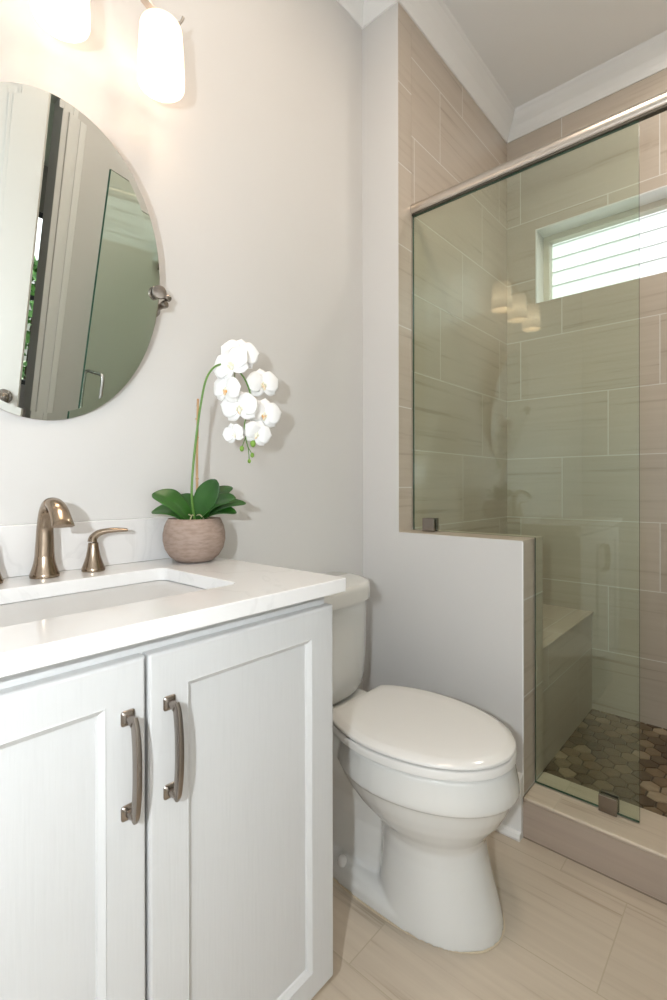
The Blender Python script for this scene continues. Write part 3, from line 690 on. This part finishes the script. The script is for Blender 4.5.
# ------------------------------------------------------------------ orchid
PC = Vector((.670, -.108, CT))
orc = empty('potted_orchid', PC, 'white moth orchid in a round rough brown clay pot on the counter corner', 'plant')
bm = bmesh.new()
lathe(bm, [(.001, .0006), (.040, .0006), (.046, .004), (.058, .014), (.069, .032), (.0735, .052), (.0735, .068), (.070, .086), (.0640, .100), (.0615, .1045), (.0595, .1045), (.0575, .100), (.062, .088), (.05, .086), (.001, .087)], PC, 48, False)
obj('pot', bm, M['stone_pot'], orc, smooth=True, autos=70)
bm = bmesh.new(); lathe(bm, [(.060, .088), (.055, .094), (.03, .098), (.001, .099)], PC, 32, False); obj('potting_bark', bm, M['soil'], orc, smooth=True)
VR = Vector((.6627, -.7489, 0)); VF_ = Vector((.7489, .6627, 0))     # directions used to lay the plant out
FWD = -VF_
def leaf(r, u, f, wd, bulge=.018, tilt=.6, fold=.30):
    """a broad strap leaf from the crown to a tip offset (picture right, up, towards the room)"""
    base = PC+Vector((0, 0, .092))+VR*r*.06; d = VR*r+Vector((0, 0, u))+FWD*f; n_ = (FWD*(1-tilt)+Vector((0, 0, tilt))).normalized()
    sd = d.cross(n_).normalized(); nn = sd.cross(d).normalized(); bm = bmesh.new(); N = 22; K = 6; rows = []
    for i in range(N+1):
        t = i/N; q_ = max(0.0, 1-((t-.60)/.62)**2) if t < .6 else max(0.0, 1-((t-.60)/.402)**1.45)
        wv = wd*q_**.55+.0008
        c = base+d*t+Vector((0, 0, bulge*math.sin(t*PI)))+d*0
        rows.append([c+sd*(wv*k/K)+nn*(wv*fold*abs(k/K)**1.3*(1-.5*t)) for k in range(-K, K+1)])
    vs = [[bm.verts.new(v) for v in r_] for r_ in rows]
    for a, b in zip(vs, vs[1:]):
        for k in range(len(a)-1): bm.faces.new((a[k], a[k+1], b[k+1], b[k]))
    o = obj('leaf', bm, M['leaf'], orc, smooth=True); so = o.modifiers.new('thick', 'SOLIDIFY'); so.thickness = .0016
    return o
for a in ((-.086, .072, .030, .030), (-.098, .028, .000, .024), (-.052, .066, -.035, .025), (.054, .106, .018, .028, .006, .15), (.078, .088, -.045, .024), (.100, .062, .028, .026), (.116, .048, -.015, .018), (.098, .026, .005, .020)):
    leaf(*a)
# flower spike and cane
def fwdp(v):
    v = Vector(v); k = 1-.032*min(max((v.z-.965)/.3, 0), 1); return CAM+(v-CAM)*k
CR = PC+Vector((0, 0, .095))
spike = bez([CR+Vector((.000, -.002, 0)), Vector((.655, -.120, 1.04)), Vector((.665, -.122, 1.16)), Vector((.683, -.124, 1.275)), Vector((.697, -.128, 1.325)), Vector((.722, -.132, 1.352)), Vector((.760, -.134, 1.358)), Vector((.800, -.134, 1.335)),
             Vector((.822, -.136, 1.29)), Vector((.817, -.138, 1.25)), Vector((.800, -.138, 1.215)), Vector((.804, -.138, 1.175)), Vector((.812, -.139, 1.150))], 7)
spike = [fwdp(v) for v in spike]
bm = bmesh.new(); k = len(spike); sweep(bm, spike, [.0030-.0016*i/k for i in range(k)], 10, Vector((.3, .9, .1))); obj('flower_stem', bm, M['stem'], orc, smooth=True)
bm = bmesh.new(); sweep(bm, [CR+Vector((.008, .0, -.01)), fwdp((.672, -.116, 1.12)), fwdp((.673, -.120, 1.264))], [.0032, .0030, .0027], 10, Vector((0, 1, 0)))
for z in (1.07, 1.17, 1.215): q_ = fwdp((.6722, -.117, z)); sweep(bm, [q_+Vector((0, 0, -.0015)), q_+Vector((0, 0, .0015))], .0040, 10, Vector((0, 1, 0)))
obj('support_cane', bm, M['cane'], orc, smooth=True, autos=50)
bm = bmesh.new()
for a, L in ((2.2, .05), (-.3, .045), (-2.4, .05), (-1.3, .04), (.9, .035)):
    d = Vector((math.cos(a), math.sin(a), 0)); sweep(bm, bez([CR+Vector((0, 0, .012)), CR+d*L*.4+Vector((0, 0, .018)), CR+d*L*.8+Vector((0, 0, .006)), CR+d*L*1.15+Vector((.004, 0, .000))], 5), .0016, 7, Vector((.2, .1, .9)))
sweep(bm, bez([CR, CR+Vector((.008, -.004, .025)), CR+Vector((.012, -.006, .045)), CR+Vector((.022, -.008, .062))], 4), .0022, 7, Vector((0, 1, 0)))
obj('aerial_roots', bm, M['root'], orc, smooth=True)
def petal(parent, c, fr, u_, ang, L, wd, curl, name='petal', m='petal', flat=.0, notch=0):
    """c centre, fr facing direction, u_ up in the flower's plane, ang direction of the petal in that plane"""
    rt = u_.cross(fr).normalized(); d = (u_*math.cos(ang)+rt*math.sin(ang)).normalized(); sd = d.cross(fr).normalized(); bm = bmesh.new(); N = 14; K = 5; vs = []
    for i in range(N+1):
        t = i/N; wv = wd*(max(0.0, 1-((t-.58)/.60)**2)**.5 if t < .58 else max(0.0, 1-((t-.58)/.421)**2)**.5)+.0006
        cup = .14*L*math.sin(t*PI)
        vs.append([bm.verts.new(c+d*(L*t*(1-.10*(k/K)**2))+sd*(wv*k/K)+fr*(cup+curl*L*t*t-.10*wv*(k/K)**2+.004)) for k in range(-K, K+1)])
    for a, b in zip(vs, vs[1:]):
        for k in range(len(a)-1): bm.faces.new((a[k], a[k+1], b[k+1], b[k]))
    o = obj(name, bm, M[m], parent, smooth=True); so = o.modifiers.new('thick', 'SOLIDIFY'); so.thickness = .0008; return o
def flower(c, face, roll, R_, name='flower', openness=1.0):
    c = fwdp(Vector(c)-VR*.007+Vector((0, 0, .002))); fr = Vector(face).normalized(); u_ = Vector((0, 0, 1)); u_ = (u_-fr*u_.dot(fr)).normalized(); u_ = (Matrix.Rotation(roll, 3, fr)@u_).normalized()
    fl = bpy.data.objects.new(name, None); C.objects.link(fl); fl.parent = orc; fl.matrix_parent_inverse = wmat(orc).inverted(); fl.location = c; fl.empty_display_size = .02
    bpy_m = wmat(fl)
    cu = -.25+(1-openness)*.9
    b2 = c-fr*.002
    petal(fl, b2, fr, u_, 0, R_*.98, R_*.40, cu*.5); petal(fl, b2, fr, u_, math.radians(128), R_*.95, R_*.36, cu*.5); petal(fl, b2, fr, u_, -math.radians(128), R_*.95, R_*.36, cu*.5)
    petal(fl, b2+fr*.0035, fr, u_, math.radians(74), R_*1.06, R_*.60, cu*.3); petal(fl, b2+fr*.0035, fr, u_, -math.radians(74), R_*1.06, R_*.60, cu*.3)
    rt = u_.cross(fr)
    bm = bmesh.new()
    def blob(p_, sx, sy, sz):
        n0 = len(bm.verts); bmesh.ops.create_icosphere(bm, subdivisions=2, radius=1); bm.verts.ensure_lookup_table()
        for v in bm.verts[n0:]: v.co = p_+rt*v.co.x*sx+u_*v.co.y*sy+fr*v.co.z*sz
    q = R_*.95
    blob(c+fr*q*.16+u_*q*.05, q*.07, q*.10, q*.14); blob(c+fr*q*.20-u_*q*.20, q*.10, q*.20, q*.07); blob(c+fr*q*.18-u_*q*.08+rt*q*.13, q*.05, q*.12, q*.12); blob(c+fr*q*.18-u_*q*.08-rt*q*.13, q*.05, q*.12, q*.12)
    blob(c+fr*q*.22-u_*q*.06, q*.05, q*.05, q*.05)
    obj('lip', bm, M['lip'], fl, smooth=True)
    # short stalk from the flower back to the spike
    near = min(spike[len(spike)//2:], key=lambda s__: (s__-c).length); bm = bmesh.new(); sweep(bm, bez([near, (near+c)/2-fr*.012, c-fr*.003], 4), .0012, 7, Vector((.1, .2, .9))); obj('stalk', bm, M['stem'], fl, smooth=True)
    return fl
FWD = -VF_
def fc(r, u): return FWD+VR*r+Vector((0, 0, u))
flower((.790, -.142, 1.386), fc(.25, .15), -.12, .047)
flower((.755, -.156, 1.352), fc(-.35, .15), .45, .049)
flower((.752, -.142, 1.292), fc(-.55, -.05), -.2, .042)
flower((.866, -.142, 1.322), fc(.55, .05), .12, .045)
flower((.777, -.160, 1.248), fc(-.10, -.05), .10, .046)
flower((.862, -.152, 1.240), fc(.35, -.05), -.10, .045)
flower((.768, -.150, 1.182), fc(-.25, -.15), .3, .028, openness=.6)
flower((.836, -.154, 1.187), fc(.35, -.15), -.35, .037, openness=.85)
bm_pts = [((.821, -.146, 1.163), .0075, (.808, -.139, 1.185)), ((.788, -.142, 1.148), .0058, (.803, -.138, 1.177)), ((.822, -.142, 1.133), .0052, (.811, -.139, 1.152)), ((.812, -.142, 1.117), .0045, (.811, -.139, 1.150))]
for c, r, a in bm_pts:
    c = fwdp(c); a = fwdp(a)
    bm = bmesh.new(); bmesh.ops.create_icosphere(bm, subdivisions=2, radius=r, matrix=Matrix.Translation(c)@Matrix.Scale(1.3, 4, (0, 0, 1)))
    b_ = obj('bud', bm, M['bud'], orc, smooth=True); b_['label'] = 'green unopened bud'
    bm = bmesh.new(); sweep(bm, bez([a, ((a[0]+c[0])/2, a[1], (a[2]+c[2])/2+.002), c], 4), .0011, 7, Vector((.1, .9, .1))); obj('bud_stalk', bm, M['stem'], b_, smooth=True)
